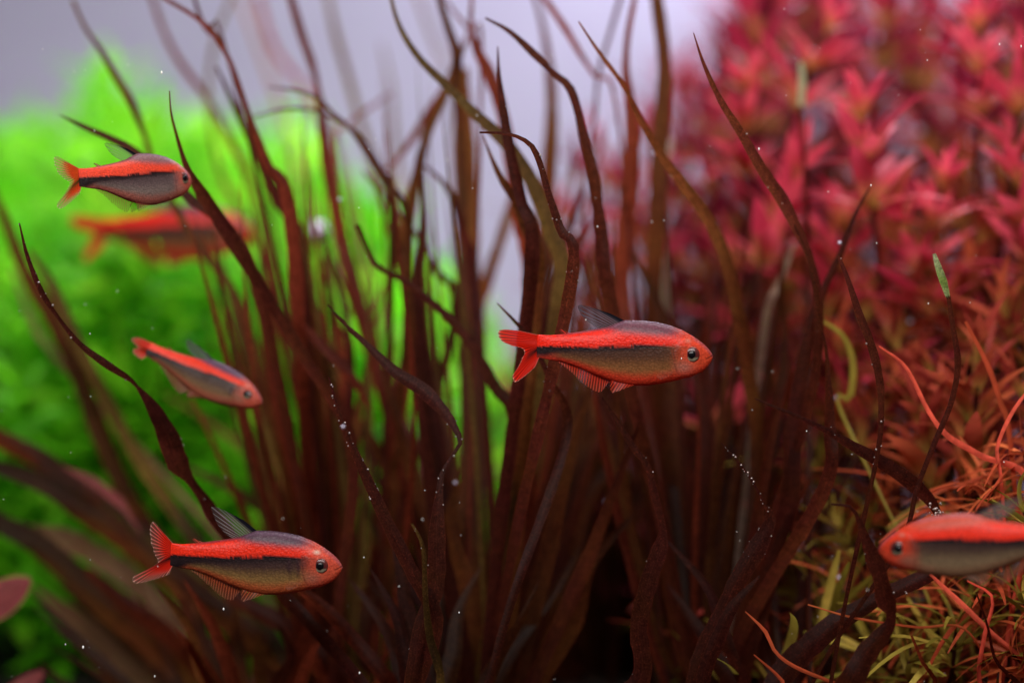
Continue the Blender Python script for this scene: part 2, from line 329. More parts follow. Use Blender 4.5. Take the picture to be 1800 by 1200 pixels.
def build_fish(label, look, nose, tail, y, yaw=0., size=1., deep=1., bend=0., ut=(140, 345), lt=(262, 708), rise=0., roll=0., group='red and black striped fish in the tank'):
    """nose, tail: pixels of the snout and of the end of the tail root; size and tilt follow from them.
    yaw turns the snout to the camera."""
    lk = LOOKS[look]
    A, B = at(*nose, y), at(*tail, y)
    span = math.hypot(A[0] - B[0], A[2] - B[2])
    sl = (1662 - 415) * UNIT
    s = span / (sl * math.cos(yaw)) * size
    mid = (A + B) / 2
    root = thing('tetra_fish', label, 'fish', tuple(mid), group)
    def P(x, yy, lat=0.):
        """outline point + lateral offset -> local point (x forward, y to the camera side negative, z up)"""
        x = np.asarray(x, float); yy = np.asarray(yy, float); lat = np.asarray(lat, float) + 0 * x
        X = (x - X0) * UNIT * s; Z = -(yy - ZC) * UNIT * s * deep; Y = lat * UNIT * s
        t = np.clip((X0 - x) / 620.0, -1.2, 1.8)
        Y = Y + bend * s * .010 * np.sign(t) * np.abs(t) ** 1.8 * (t > 0) + bend * s * .0015 * (t < 0) * t * t
        return np.stack([X, Y, Z], -1)
    # body: rings from snout to tail root
    nr, nc = 150, 64
    uu = np.linspace(0, 1, nr); uu = uu ** 1.25
    xs = 1661.5 - uu * (1661.5 - 415)
    tp, bt = topc(xs), botc(xs)
    k = np.array([.25, .5, .25])
    for _ in range(2):
        tp[1:-1] = np.convolve(tp, k, 'valid'); bt[1:-1] = np.convolve(bt, k, 'valid')
    hh = (bt - tp) / 2; mm = (bt + tp) / 2
    wid = np.interp(xs, [415, 460, 520, 700, 900, 1100, 1300, 1450, 1560, 1620, 1650, 1662], [3, 14, 27, 52, 78, 94, 99, 92, 72, 46, 22, 2])
    th = np.linspace(0, 2 * math.pi, nc, endpoint=False)
    V = []; C = []; UV = []
    for i in range(nr):
        ct, st = np.cos(th), np.sin(th)
        yy = mm[i] - hh[i] * np.sign(ct) * np.abs(ct) ** .92
        lat = wid[i] * np.sign(st) * np.abs(st) ** .88
        # gill cover: a slight step behind the cheek; mouth: a shallow cut
        g = xs[i] - (1382 + ((yy - 500) / 105.0) ** 2 * 34)
        step = np.where((g > 0) & (g < 60), 1 + .045 * (1 - g / 60.0), 1.0) * np.where((np.abs(yy - 520) < 120), 1, 1)
        mo = np.exp(-((yy - (470 + (1655 - xs[i]) * .62)) / 6.0) ** 2) * float(sst(1600, 1615, xs[i])) * .10
        V.append(P(np.full(nc, xs[i]), yy, lat * step * (1 - mo)))
        C.append(skin_colour(np.full(nc, xs[i]), yy, lk))
        UV.append(np.stack([np.full(nc, xs[i] / 1247.), yy / 1247.], -1))
    V = np.vstack(V); C = np.vstack(C); UV = np.vstack(UV)
    F = grid_faces(nr, nc, True); F.append(tuple(range(nc))[::-1]); F.append(tuple((nr - 1) * nc + j for j in range(nc)))
    obj('body', mesh('fish_body', V, F, UV, C, M['skin']), root)
    # fins: sheets between the root line and the free edge, with rays
    def fin(name, base, edge, nray, colour, ns=30, nk=14, lat0=0., lat1=0., scallop=3.0):
        b = smooth_line(np.array(base, float), ns); e = smooth_line(np.array(edge, float), ns)
        V = []; C = []; U = []
        for i in range(ns):
            sv = i / (ns - 1)
            for q in range(nk):
                kv = q / (nk - 1)
                p = b[i] * (1 - kv) + e[i] * kv
                if q == nk - 1: p = p + (e[i] - b[i]) / (np.linalg.norm(e[i] - b[i]) + 1e-6) * (rng.normal(0, scallop))
                V.append(P(p[0], p[1], lat0 + (lat1 - lat0) * kv + 2.5 * math.sin(sv * 9 + kv * 3)))
                C.append(colour(sv, kv)); U.append((sv * nray, kv))
        return obj(name, mesh('fish_' + name, V, grid_faces(ns, nk), U, C, M['fin']), root)
    fc = np.array(lk['fin']); cl = lk['clear']
    def tailc(sv, kv):
        mid_ = math.exp(-((sv - .64 + .13 * kv) / .11) ** 2) * float(sst(.95, .45, kv))
        f = sst(.35, 1.0, kv) * cl
        c = fc * (1 - f) + np.array((.42, .30, .25)) * f
        c = c * (1 - mid_ * (1 - kv * .6)) + np.array((.012, .009, .010)) * mid_ * (1 - kv * .6)
        rimw = sst(.93, 1., kv) * .6 + (sst(.04, 0, sv) + sst(.96, 1, sv)) * .5 * (1 if cl > .2 else .6)
        rimw = min(rimw, .8)
        c = c * (1 - rimw) + np.array((.85, .62, .48)) * rimw
        return (*c, float(np.clip(.93 - .75 * f + .3 * rimw, .12, 1)))
    (ux, uy), (lx, ly) = ut, lt
    fin('tail_fin', [(432, 366), (426, 400), (420, 440), (420, 466), (426, 496), (434, 522)],
        [(ux * .52 + 210, uy * .5 + 166), (ux + 22, uy - 10), (ux, uy + 26), (ux * .78 + 72, uy * .40 + 288), (308, 462), (324, 474), (330, 486), (324, 510), (lx * .6 + 128, ly * .52 + 232), (lx - 12, ly - 50), (lx + 6, ly - 4), (lx * .5 + 205, ly * .55 + 268), (412, 585)], 30, tailc, ns=64, nk=18)
    def dorsc(sv, kv):
        d = sst(.34, .16, sv); tipd = sst(.55, 1, kv) * .5
        g = np.array((.16, .13, .16)) if cl < .5 else np.array((.30, .25, .24))
        c = g * (1 - max(d, tipd)) + np.array((.010, .010, .018)) * max(d, tipd)
        return (*c, float(np.clip(.60 - cl * .22 + d * .6, 0, 1)))
    fin('dorsal_fin', [(1035, 246), (1000, 254), (950, 276), (905, 296), (862, 306)],
        [(930, 198 - rise * .45), (760, 150 - rise * .9), (695, 149 - rise), (712, 195 - rise * .8), (745, 240 - rise * .5), (800, 280 - rise * .15), (852, 302)], 11, dorsc, scallop=2.)
    def analc(sv, kv):
        f = sst(.2, 1, kv) * (.35 + cl * .6)
        c = np.array(lk['rim']) * .75 * (1 - f) + np.array((.36, .14, .085)) * f
        return (*c, float(np.clip(.88 - .25 * kv - .42 * cl, .15, 1)))
    fin('anal_fin', [(952, 670), (880, 648), (800, 618), (700, 578), (620, 552), (560, 540)],
        [(925, 690), (872, 752), (800, 728), (720, 668), (640, 600), (566, 552)], 21, analc, ns=44)
    for sd in (-1, 1):
        fin('pelvic_fin', [(1112, 694), (1060, 690), (1000, 682), (945, 668)],
            [(1090, 704), (990, 744), (950, 752), (938, 690)], 8, analc, ns=20, nk=8, lat0=sd * 26, lat1=sd * 44)
    fin('adipose_fin', [(652, 346), (625, 350), (600, 354)], [(620, 336), (575, 318), (568, 330)], 2, lambda a, b: (*lk['adip'], .7), ns=8, nk=5, scallop=1.)
    for sd in (-1, 1):
        wl = float(np.interp(1370, xs[::-1], wid[::-1]))
        fin('pectoral_fin', [(1380, 590), (1374, 606), (1364, 620)], [(1290, 585), (1262, 625), (1290, 652)], 9,
            lambda a, b: (.55, .22, .14, .10), ns=14, nk=8, lat0=sd * wl * .93, lat1=sd * (wl + 16), scallop=1.)
    # eyes
    ev, ef = ICO3
    for sd in (-1, 1):
        ex, ey, er = 1507., 468., 55.
        wl = float(np.interp(ex, xs[::-1], wid[::-1])) * .955
        v = ev * np.array([er, er * .34, er])
        R = np.hypot(v[:, 0], v[:, 2]) / er
        c = np.where((v[:, 2] > -er * .38)[:, None], np.array((.07, .012, .012)), np.array((.17, .15, .10)))
        c = np.where((R > .86)[:, None], np.array((.10, .02, .015)), c)
        c = np.where((R < .56)[:, None], np.array((.035, .012, .010)), c)
        o = P(ex + v[:, 0], ey - v[:, 2], sd * (wl - 4) + v[:, 1])
        e = obj('eye', mesh('fish_eye', o, ef, tint=c, mat=M['iris']), root)
        v = ev * np.array([27, 11, 27])
        obj('pupil', mesh('fish_pupil', P(ex - 3 + v[:, 0], ey - v[:, 2], sd * (wl + 12) + v[:, 1]), ef, mat=M['pupil']), e)
    # pose: local +x is the snout
    dx, dz = A[0] - B[0], A[2] - B[2]
    if dx < 0: rot = Matrix.Rotation(math.atan2(dz, -dx), 4, 'Y') @ Matrix.Rotation(math.pi + yaw, 4, 'Z')
    else: rot = Matrix.Rotation(-math.atan2(dz, dx), 4, 'Y') @ Matrix.Rotation(-yaw, 4, 'Z')
    root.rotation_euler = (rot @ Matrix.Rotation(roll, 4, 'X')).to_euler()
    return root

R_ = math.radians
build_fish('bright red fish with black back fin and fully red tail', 'a', (1254, 621), (944, 611), 0.0, bend=-.05)
build_fish('deep-bodied pink and grey striped fish with clear fins, directly above a blurred fish', 'b', (325, 306), (166, 319), 0.004, yaw=R_(-50), deep=1.0, ut=(205, 262), lt=(215, 712), bend=.2)
build_fish('blurred orange fish, its head hidden behind brown grass blades', 'a', (448, 404), (182, 405), 0.105, deep=1.02)
build_fish('slim fish swimming nose down, its short tail folded, against bright green foliage', 'd', (466, 705), (262, 620), 0.022, yaw=R_(12), deep=.84, ut=(255, 395), lt=(312, 562), bend=-.3, roll=R_(-10))
build_fish('dark-sided red fish with wide clear-tipped tail, white glint on its forehead', 'e', (603, 991), (300, 977), 0.002, deep=1.0, ut=(262, 222), lt=(165, 665), rise=62.)
build_fish('fish facing the opposite way to the rest, tail out of the picture', 'f', (1553, 965), (1862, 942), -0.024, yaw=R_(-24), deep=.90)

# ------------------------------------------------------------------ long bladed plants
ROS = {}
def rosette(key, x, y, label):
    ROS[key] = (thing('blade_plant', label, 'aquatic plant', (x, y, 0), 'brown long-bladed water plants'), np.array([x, y, 0.0]))
rosette('M', -.004, .034, 'tall brown blade plant filling the middle behind the red fish with a black back fin')
rosette('L', -.030, .050, 'brown blade plant leaning out across the green foliage, blades crossing the blurred fish')
rosette('F', -.014, .000, 'sharp dark red blades dotted with bubbles beside the dark-sided fish')
rosette('R', .034, .030, 'brown blade plant rising in front of the crimson thicket')
rosette('Q', .046, .000, 'dark twisted blades with bubbles in front of the orange needle plants')
rosette('N', .085, .012, 'long bright red and orange strands trailing over the needle plants')
rosette('K', .03, .15, 'dark brown blades added to darken the gaps behind the other blade plants')  # added to cover pale gaps and deepen the dark behind the clump
rosette('W', -.045, .045, 'broad brown blades spreading flat under the dark-sided fish')

def blade(key, pts, W=20, y=0.03, mat='blade', widths=None, twist=0.25, beads=0, yend=None, wave=1.0, fold=.22, name='leaf', extra=True, bead_range=(0, .35)):
    """pts tip -> base in photograph pixels; the blade then runs on to its plant's root in the soil"""
    root, base = ROS[key]
    P = []
    m = len(pts)
    for i, (a, b) in enumerate(pts):
        yy = y if yend is None else y + (yend - y) * i / max(m - 1, 1)
        P.append(at(a, b, yy))
    if extra:
        last = P[-1]
        off = np.array([random.uniform(-.006, .006), random.uniform(-.006, .006), -.002])
        P.append(last * .45 + (base + off) * .55 + np.array([0, 0, .004])); P.append(base + off)
    P = np.array(P)
    wl = widths if widths is not None else None
    tot = np.concatenate([[0], np.cumsum(np.linalg.norm(np.diff(P, axis=0), axis=1))])
    n = int(np.clip(tot[-1] / (PX * 16), 18, 90))
    S = smooth_line(P, n); u = np.linspace(0, 1, n)
    if wl is None:
        wd = W * np.minimum(1, (u / .38 + .004) ** .75) * (1 - .35 * np.clip((u - .7) / .3, 0, 1))
    else:
        sw = tot[:len(wl)] / tot[-1]
        wd = np.interp(u, np.append(sw, 1.0), np.append(wl, wl[-1] * .7))
    jag = np.convolve(rng.normal(0, 1, n + 4), np.ones(5) / 5, 'valid')
    wd = .88 * wd * (1 + .10 * jag + rng.normal(0, .035, n)) * PX * (DIST + S[:, 1]) / DIST / 2
    T = np.gradient(S, axis=0); T /= np.linalg.norm(T, axis=1)[:, None] + 1e-12
    view = S - np.array([0, -DIST, CAMZ]); view /= np.linalg.norm(view, axis=1)[:, None]
    side = np.cross(T, view); side /= np.linalg.norm(side, axis=1)[:, None] + 1e-12
    ph = random.uniform(0, 6.28); fr = random.uniform(1.2, 2.6)
    tw = twist * np.sin(ph + u * 6.28 * fr * .6)
    nrm = np.cross(side, T)
    wdir = side * np.cos(tw)[:, None] + nrm * np.sin(tw)[:, None]
    nn = np.cross(wdir, T)
    rip = np.convolve(rng.normal(0, 1, n + 6), np.ones(7) / 7, 'valid') * .35 * wave
    V = []; U = []
    for c in (-1., -.5, 0., .5, 1.):
        dep = fold * (abs(c) - .5) + (rip if c != 0 else 0) * abs(c) * np.sign(c) * .6
        V.append(S + wdir * (wd * c)[:, None] + nn * (wd * dep)[:, None]); U.append(np.stack([np.full(n, (c + 1) / 2), u], -1))
    V = np.stack(V, 1).reshape(-1, 3); U = np.stack(U, 1).reshape(-1, 2)
    o = obj(name, mesh('blade', V - base, grid_faces(n, 5), U, mat=M[mat]), root)
    if beads:
        pts_, rr = [], []
        for _ in range(int(beads * .62)):
            t = bead_range[0] + (bead_range[1] - bead_range[0]) * random.random()
            i = min(int(t * (n - 1)), n - 2); e = random.choice((-1, 1, -1, 1, random.uniform(-.8, .8)))
            r = PX * random.choice((.8, 1.0, 1.3, 1.6, 2.3))
            pts_.append(S[i] + (S[i + 1] - S[i]) * random.random() + wdir[i] * wd[i] * e - view[i] * r * .7 - base); rr.append(r)
        tag(obj('bubble_coating', balls('bubble_coating', pts_, rr, M['bead']), o), kind='stuff')
    return o

# ---- blades traced one by one
B = blade
# against the pale pane, upper left
B('L', [(127, 0), (150, 50), (175, 85), (202, 132), (232, 182), (254, 238), (275, 300), (340, 420), (430, 560)], y=.055, widths=[8, 9, 10, 15, 17, 12, 12, 16, 20])
B('L', [(105, 202), (150, 224), (200, 246), (245, 272), (330, 345), (440, 470)], y=.028, mat='dark', widths=[2, 10, 15, 17, 22, 24])
B('L', [(262, -20), (290, 60), (320, 115), (360, 168), (402, 245), (460, 380)], W=14, y=.09, mat='red', widths=[10, 12, 12, 12, 14, 16])
B('L', [(275, -10), (340, 28), (375, 60), (400, 100), (420, 150), (440, 212), (470, 290), (510, 380)], y=.035, mat='red', widths=[6, 9, 12, 10, 10, 13, 22, 28])
B('L', [(338, -15), (350, 25), (366, 60), (398, 92)], y=.045, mat='dark', widths=[7, 8, 8, 6])
B('M', [(410, -10), (382, 58), (370, 112), (366, 180), (374, 250), (392, 315), (440, 410)], y=.11, mat='olive', widths=[9, 9, 9, 9, 10, 12, 16])
B('L', [(298, 160), (301, 200), (314, 250), (330, 298), (358, 345), (395, 400), (450, 490), (530, 620), (620, 790)], y=.006, yend=.03, mat='dark', widths=[2, 4, 7, 12, 26, 30, 24, 24, 26], twist=.1)
B('L', [(380, 118), (405, 170), (430, 222), (452, 272), (485, 345), (530, 450)], y=.05, mat='dark', widths=[5, 10, 14, 18, 28, 30])
B('M', [(452, -10), (478, 78), (514, 130), (542, 165), (600, 300)], y=.15, mat='pink', widths=[14, 14, 12, 12, 14])
B('M', [(420, -10), (450, 70), (490, 180), (520, 280), (555, 380)], y=.17, mat='tan', widths=[10, 10, 12, 12, 12])
B('M', [(508, -15), (530, 60), (548, 112), (558, 152), (566, 205), (572, 265), (588, 355), (615, 480)], y=.065, mat='red', widths=[14, 19, 19, 12, 20, 24, 26, 30])
B('M', [(574, -15), (590, 60), (610, 130), (630, 202), (652, 272), (690, 390)], y=.12, mat='olive', widths=[12, 14, 15, 15, 17, 20])
B('L', [(470, 153), (520, 159), (560, 174), (586, 200), (612, 222), (640, 262), (672, 315), (720, 420)], y=.045, widths=[3, 6, 7, 7, 8, 10, 12, 16])
B('L', [(438, 208), (500, 192), (550, 194), (592, 211), (632, 240), (668, 296), (690, 380)], y=.05, mat='dark', widths=[3, 6, 6, 6, 8, 10, 14])
B('M', [(670, 75), (680, 120), (688, 162), (692, 235), (702, 310), (715, 420)], y=.14, mat='olive', widths=[4, 8, 10, 12, 12, 14])
B('M', [(692, 162), (650, 190), (612, 222), (596, 280)], y=.085, mat='red', widths=[3, 7, 8, 8])
B('M', [(684, -15), (702, 46), (735, 100), (780, 146), (830, 195), (880, 242), (925, 300), (965, 400), (985, 520)], y=.03, mat='olive', widths=[6, 10, 14, 18, 23, 26, 28, 32, 34])
B('M', [(732, -15), (755, 50), (775, 100), (790, 160)], y=.15, mat='olive', widths=[8, 9, 9, 9])
B('M', [(768, -15), (788, 50), (804, 100), (803, 160), (812, 300)], y=.055, widths=[12, 18, 22, 18, 20])
B('M', [(776, -10), (805, 30), (828, 56), (846, 100)], y=.06, mat='red', widths=[4, 7, 8, 8])
B('M', [(830, -15), (828, 48), (840, 90), (862, 135), (884, 205), (898, 285), (914, 385), (935, 525)], y=.05, mat='red', widths=[6, 10, 20, 28, 26, 30, 34, 36])
B('M', [(826, 52), (806, 100), (786, 148), (760, 190), (724, 245), (690, 288), (655, 312)], y=.07, mat='red', widths=[4, 10, 14, 20, 14, 10, 5], extra=False)
B('M', [(822, 70), (800, 118), (776, 180), (750, 240), (735, 300), (718, 385), (712, 480)], y=.055, widths=[4, 16, 16, 18, 22, 26, 30])
B('M', [(812, 120), (814, 200), (816, 270), (820, 360), (824, 460), (836, 610)], y=.075, widths=[26, 40, 46, 46, 46, 44], twist=.08, fold=.1)
B('M', [(875, 82), (877, 130), (886, 200), (896, 262), (916, 352), (935, 460)], y=.018, mat='dark', widths=[2, 8, 18, 22, 26, 30])
B('M', [(843, 233), (880, 234), (906, 239), (934, 256), (950, 290), (964, 340), (984, 402), (1005, 490)], y=0.0, mat='dark', widths=[4, 5, 7, 11, 12, 14, 18, 26], beads=26, bead_range=(.02, .42), twist=.1)
B('M', [(849, 238), (865, 280), (884, 320), (905, 352), (925, 402), (945, 480)], y=.022, widths=[2, 8, 14, 17, 22, 28])
B('M', [(738, 285), (770, 312), (795, 345), (812, 402), (832, 490)], y=.05, mat='dark', widths=[4, 9, 14, 18, 24])
B('L', [(638, 300), (670, 340), (702, 380), (732, 412), (765, 475), (800, 560)], y=.06, mat='dark', widths=[5, 8, 10, 10, 14, 20])
B('M', [(628, 395), (660, 464), (715, 496), (775, 545), (826, 602), (872, 682), (905, 750)], y=.03, mat='dark', widths=[10, 10, 12, 16, 20, 24, 28])
B('M', [(740, 310), (742, 400), (735, 480), (738, 560), (745, 680)], y=.045, mat='dark', widths=[6, 12, 16, 22, 30])
B('M', [(905, 340), (880, 420), (855, 500), (840, 600)], y=.08, widths=[20, 22, 24, 26])
# upper middle
B('R', [(853, 32), (895, 55), (940, 96), (970, 126), (1000, 152), (1015, 192), (1026, 242), (1042, 305), (1056, 405), (1072, 530)], y=.02, mat='dark', widths=[4, 10, 17, 12, 18, 16, 18, 24, 28, 30])
B('M', [(938, -15), (955, 50), (967, 130), (970, 205), (966, 300), (957, 455)], y=.08, widths=[10, 12, 20, 26, 30, 34])
B('R', [(948, -15), (990, 45), (1020, 95), (1046, 135), (1085, 200)], y=.055, mat='red', widths=[12, 15, 12, 8, 8])
B('R', [(1094, -15), (1072, 60), (1052, 130), (1046, 200), (1040, 255), (1050, 400)], y=.065, mat='dark', widths=[10, 9, 8, 7, 8, 10])
B('R', [(1017, 38), (1050, 88), (1095, 150), (1128, 215), (1160, 270), (1200, 322), (1242, 382), (1272, 445), (1292, 525), (1315, 650), (1330, 800)], y=.014, yend=.035, mat='blade', widths=[3, 7, 11, 15, 18, 22, 24, 25, 26, 26, 26])
B('R', [(1118, -15), (1104, 60), (1100, 120), (1106, 172), (1112, 250), (1102, 400), (1095, 560)], y=.05, mat='red', widths=[10, 13, 16, 24, 32, 36, 38])
B('R', [(1152, -20), (1164, 70), (1168, 140), (1160, 250), (1156, 385), (1150, 560)], y=.06, widths=[24, 28, 30, 34, 36, 36], fold=.1)
B('R', [(1219, 58), (1236, 110), (1265, 174), (1300, 230), (1344, 305), (1376, 352), (1402, 405), (1424, 455), (1440, 550), (1420, 720)], y=0.0, yend=.02, mat='dark', widths=[2, 7, 13, 18, 22, 24, 22, 18, 18, 20], twist=.12, beads=8, bead_range=(0, .5))
B('R', [(1178, 245), (1165, 310), (1160, 390)], y=.09, mat='pale', widths=[10, 18, 16])
B('R', [(1395, 430), (1370, 500), (1345, 570)], y=.05, mat='pale', widths=[8, 16, 14])
B('Q', [(1409, 108), (1410, 150), (1408, 188)], y=.06, mat='green', widths=[8, 15, 13], extra=False)
B('Q', [(1408, 185), (1412, 250), (1418, 360), (1420, 560)], y=.06, mat='dark', widths=[10, 10, 12, 14])
B('R', [(1530, 328), (1502, 380), (1478, 445), (1445, 518), (1415, 620), (1395, 750), (1382, 900)], y=.022, mat='dark', widths=[3, 9, 13, 16, 28, 34, 36])
B('R', [(1396, 395), (1420, 450), (1436, 520), (1440, 568), (1450, 602), (1455, 650), (1458, 750), (1448, 860)], y=.01, mat='dark', widths=[4, 7, 10, 7, 5, 10, 26, 30])
B('Q', [(1473, 448), (1490, 490), (1510, 550), (1530, 602), (1545, 660), (1549, 722), (1540, 810)], y=0.0, mat='dark', widths=[5, 11, 16, 18, 16, 12, 10], beads=16, bead_range=(0, .4), twist=.12)
B('Q', [(1642, 446), (1651, 474), (1660, 500), (1667, 524)], y=0.0, mat='green', widths=[7, 14, 15, 9], extra=False, twist=.1)
B('Q', [(1667, 520), (1676, 580), (1684, 640), (1672, 708), (1642, 780), (1612, 858), (1580, 960)], y=0.0, mat='dark', widths=[9, 11, 13, 11, 10, 10, 10])
o_q = B('Q', [(1326, 700), (1390, 727), (1450, 755), (1500, 784), (1550, 812), (1600, 846), (1634, 878), (1651, 908), (1664, 950), (1640, 1003), (1545, 1050), (1450, 1110), (1360, 1210)], y=.001, mat='dark', widths=[2, 9, 14, 20, 29, 30, 24, 12, 22, 30, 34, 46, 50], twist=.12, beads=10, bead_range=(.02, .6), yend=.006)
cl = [at(1646, 898, -.001) + rng.normal(0, 1, 3) * np.array([8, 4, 8]) * PX for _ in range(22)]
tag(obj('bubble_coating', balls('bubble_coating', [p - ROS['Q'][1] for p in cl], [PX * random.choice((1.6, 2.2, 3.0)) for _ in cl], M['bead']), o_q), kind='stuff')
B('Q', [(1460, 886), (1492, 889), (1506, 905), (1521, 945), (1540, 990), (1550, 1022), (1556, 1052), (1568, 1084), (1553, 1112), (1520, 1152), (1485, 1215)], y=-.008, mat='dark', widths=[4, 7, 10, 20, 36, 26, 42, 14, 36, 44, 56], twist=.15, wave=1.6, beads=5, bead_range=(.1, .5))
B('Q', [(1716, 1040), (1736, 1100), (1750, 1160), (1790, 1230)], y=-.002, mat='dark', widths=[3, 5, 6, 12])
B('Q', [(1602, 1116), (1620, 1160), (1640, 1215)], y=-.002, mat='red', widths=[4, 8, 10])
# middle, below
B('F', [(578, 662), (588, 700), (604, 750), (640, 830), (682, 920), (722, 1000), (765, 1095)], y=0.0, mat='dark', widths=[3, 7, 12, 20, 27, 30, 32], beads=34, bead_range=(0, .30), twist=.1)
B('F', [(575, 535), (612, 575), (645, 606), (672, 632), (700, 657), (742, 684), (783, 726), (803, 758), (809, 778), (792, 806), (777, 832), (772, 868), (768, 930), (765, 1030), (742, 1100), (722, 1210)], y=.012, yend=0.0, mat='dark', widths=[3, 8, 12, 17, 22, 28, 22, 13, 8, 7, 9, 14, 36, 36, 30, 30], beads=18, bead_range=(.30, .58), twist=.12)
B('F', [(724, 920), (738, 945), (745, 972), (748, 1050), (756, 1120), (775, 1200)], y=-.003, mat='olive', widths=[5, 7, 9, 12, 16, 20], beads=6, bead_range=(0, .2))
B('F', [(1058, 698), (1085, 740), (1115, 788), (1140, 822), (1150, 868), (1165, 928), (1160, 962), (1140, 1022), (1122, 1100), (1112, 1210)], y=.002, mat='dark', widths=[3, 9, 14, 12, 16, 12, 30, 36, 36, 36], beads=8, bead_range=(.1, .6))
B('Q', [(1268, 778), (1300, 814), (1325, 850), (1345, 888), (1355, 910), (1332, 960), (1302, 1010), (1272, 1072), (1243, 1142), (1225, 1240)], y=0.0, mat='dark', widths=[2, 4, 4, 6, 20, 42, 42, 40, 42, 42], beads=44, bead_range=(0, .30))
B('Q', [(1335, 1012), (1292, 1060), (1262, 1122), (1240, 1215)], y=-.002, mat='dark', widths=[4, 22, 30, 34])
B('F', [(874, 533), (908, 568), (936, 604), (965, 665), (995, 770)], y=.012, mat='dark', widths=[2, 7, 9, 14, 20])
B('M', [(515, 555), (560, 600), (600, 640), (625, 672), (650, 720)], y=.04, mat='red', widths=[5, 18, 24, 16, 3], extra=False)  # short red piece stands in for a specular flare on a blade
B('L', [(500, 520), (560, 640), (640, 760), (720, 920)], y=.06, mat='blade', W=34)
# left
B('F', [(34, 392), (48, 450), (74, 515), (104, 560), (140, 604), (190, 642), (222, 662), (238, 676), (268, 715), (296, 768), (312, 812), (336, 846), (362, 882), (378, 908), (440, 985), (540, 1090)], y=0.0, yend=.02, mat='dark', widths=[3, 8, 13, 7, 11, 17, 12, 5, 26, 44, 42, 15, 24, 30, 26, 28], twist=.10, wave=1.6, beads=34, bead_range=(0, .6))
B('L', [(-20, 320), (10, 390), (45, 480), (100, 570), (140, 665), (180, 770), (225, 870), (300, 985)], y=.075, widths=[14, 20, 28, 36, 38, 38, 38, 38])
B('L', [(50, 440), (90, 500), (130, 590), (180, 690), (240, 800), (330, 930)], y=.07, widths=[10, 20, 26, 26, 28, 30], mat='olive')
B('L', [(20, 470), (55, 560), (110, 640)], y=.09, mat='tan', widths=[5, 12, 12])
B('L', [(440, 690), (480, 790), (530, 900), (600, 1010)], y=.06, mat='olive', widths=[14, 22, 28, 30])
B('L', [(285, 690), (360, 735), (430, 790), (500, 880)], y=.09, mat='olive', widths=[6, 14, 16, 20])
B('L', [(330, 820), (410, 860), (480, 910), (560, 990)], y=.07, widths=[8, 18, 22, 26])
B('L', [(345, 470), (365, 540), (380, 620), (400, 720)], y=.12, mat='olive', widths=[6, 10, 10, 10])
B('W', [(-30, 758), (60, 800), (120, 838), (200, 890), (285, 958), (400, 1060)], y=.075, mat='red', widths=[36, 40, 40, 38, 36, 36])
B('W', [(-30, 812), (80, 850), (150, 898), (232, 960), (335, 1045), (450, 1140)], y=.065, widths=[28, 40, 46, 46, 46, 46])
B('W', [(110, 820), (160, 845), (205, 878), (222, 898), (250, 940)], y=.06, mat='pink', widths=[4, 20, 22, 10, 3], extra=False)
B('W', [(40, 925), (110, 945), (175, 978), (235, 1020), (300, 1080)], y=.08, mat='tan', widths=[10, 44, 48, 44, 36], twist=.05)  # highlight on a brown blade put into the tan colour
B('W', [(-30, 905), (60, 950), (130, 1010), (205, 1080), (285, 1150), (350, 1230)], y=.07, widths=[40, 48, 52, 52, 52, 50], mat='blade')
B('W', [(60, 1030), (120, 1078), (180, 1128), (235, 1176), (290, 1230)], y=.085, mat='tan', widths=[6, 40, 50, 48, 42], twist=.05)  # second blade highlight, given as tan colour
B('W', [(150, 1000), (220, 1060), (300, 1120), (400, 1230)], y=.06, mat='red', widths=[14, 34, 36, 36])
B('W', [(230, 940), (310, 1010), (400, 1085), (480, 1150), (560, 1230)], y=.055, widths=[14, 40, 44, 44, 40])
B('W', [(330, 960), (420, 1050), (520, 1110), (620, 1210)], y=.045, mat='red', widths=[14, 30, 36, 36])
B('W', [(490, 1010), (560, 1060), (620, 1120), (690, 1220)], y=.02, mat='red', widths=[8, 24, 30, 32])
B('W', [(180, 880), (280, 960), (380, 1040), (460, 1130)], y=.07, widths=[14, 30, 36, 40], mat='olive')

# bright strands, lower right
for p_, w_, y_, m_ in (([(1545, 608), (1592, 645), (1630, 720), (1665, 766), (1722, 800), (1815, 860)], [4, 10, 14, 17, 18, 16], .006, 'strand'),
                       ([(1815, 676), (1778, 726), (1752, 790), (1760, 850)], [8, 13, 12, 10], .004, 'strand'),
                       ([(1697, 565), (1738, 645), (1762, 715), (1775, 765)], [6, 12, 14, 12], .012, 'needle'),
                       ([(1440, 560), (1482, 590), (1500, 640), (1494, 700), (1478, 722)], [6, 12, 15, 14, 8], .03, 'needle_g'),
                       ([(1635, 1008), (1690, 1060), (1742, 1112), (1800, 1170)], [8, 14, 16, 16], .004, 'strand'),
                       ([(1310, 1074), (1345, 1108), (1388, 1166)], [3, 9, 9], .0, 'needle'),
                       ([(1325, 1150), (1372, 1192), (1400, 1230)], [3, 10, 12], .0, 'needle'),
                       ([(1600, 980), (1680, 960), (1760, 935), (1815, 930)], [4, 8, 8, 8], .03, 'needle'),
                       ([(1420, 1062), (1500, 1085), (1610, 1102), (1700, 1108)], [3, 6, 6, 6], .002, 'needle'),
                       ([(1700, 1020), (1745, 1050), (1730, 1120), (1722, 1200)], [5, 10, 12, 12], .003, 'strand'),
                       ([(1640, 870), (1720, 840), (1790, 810), (1820, 800)], [5, 10, 10, 10], .02, 'needle'),
                       ([(1560, 930), (1600, 900), (1660, 895)], [6, 14, 12], .035, 'needle_g')):
    B('N', p_, y=y_, widths=[q * (.72 if m_ == 'strand' else .9) for q in w_], mat=m_, twist=.5, fold=.5)
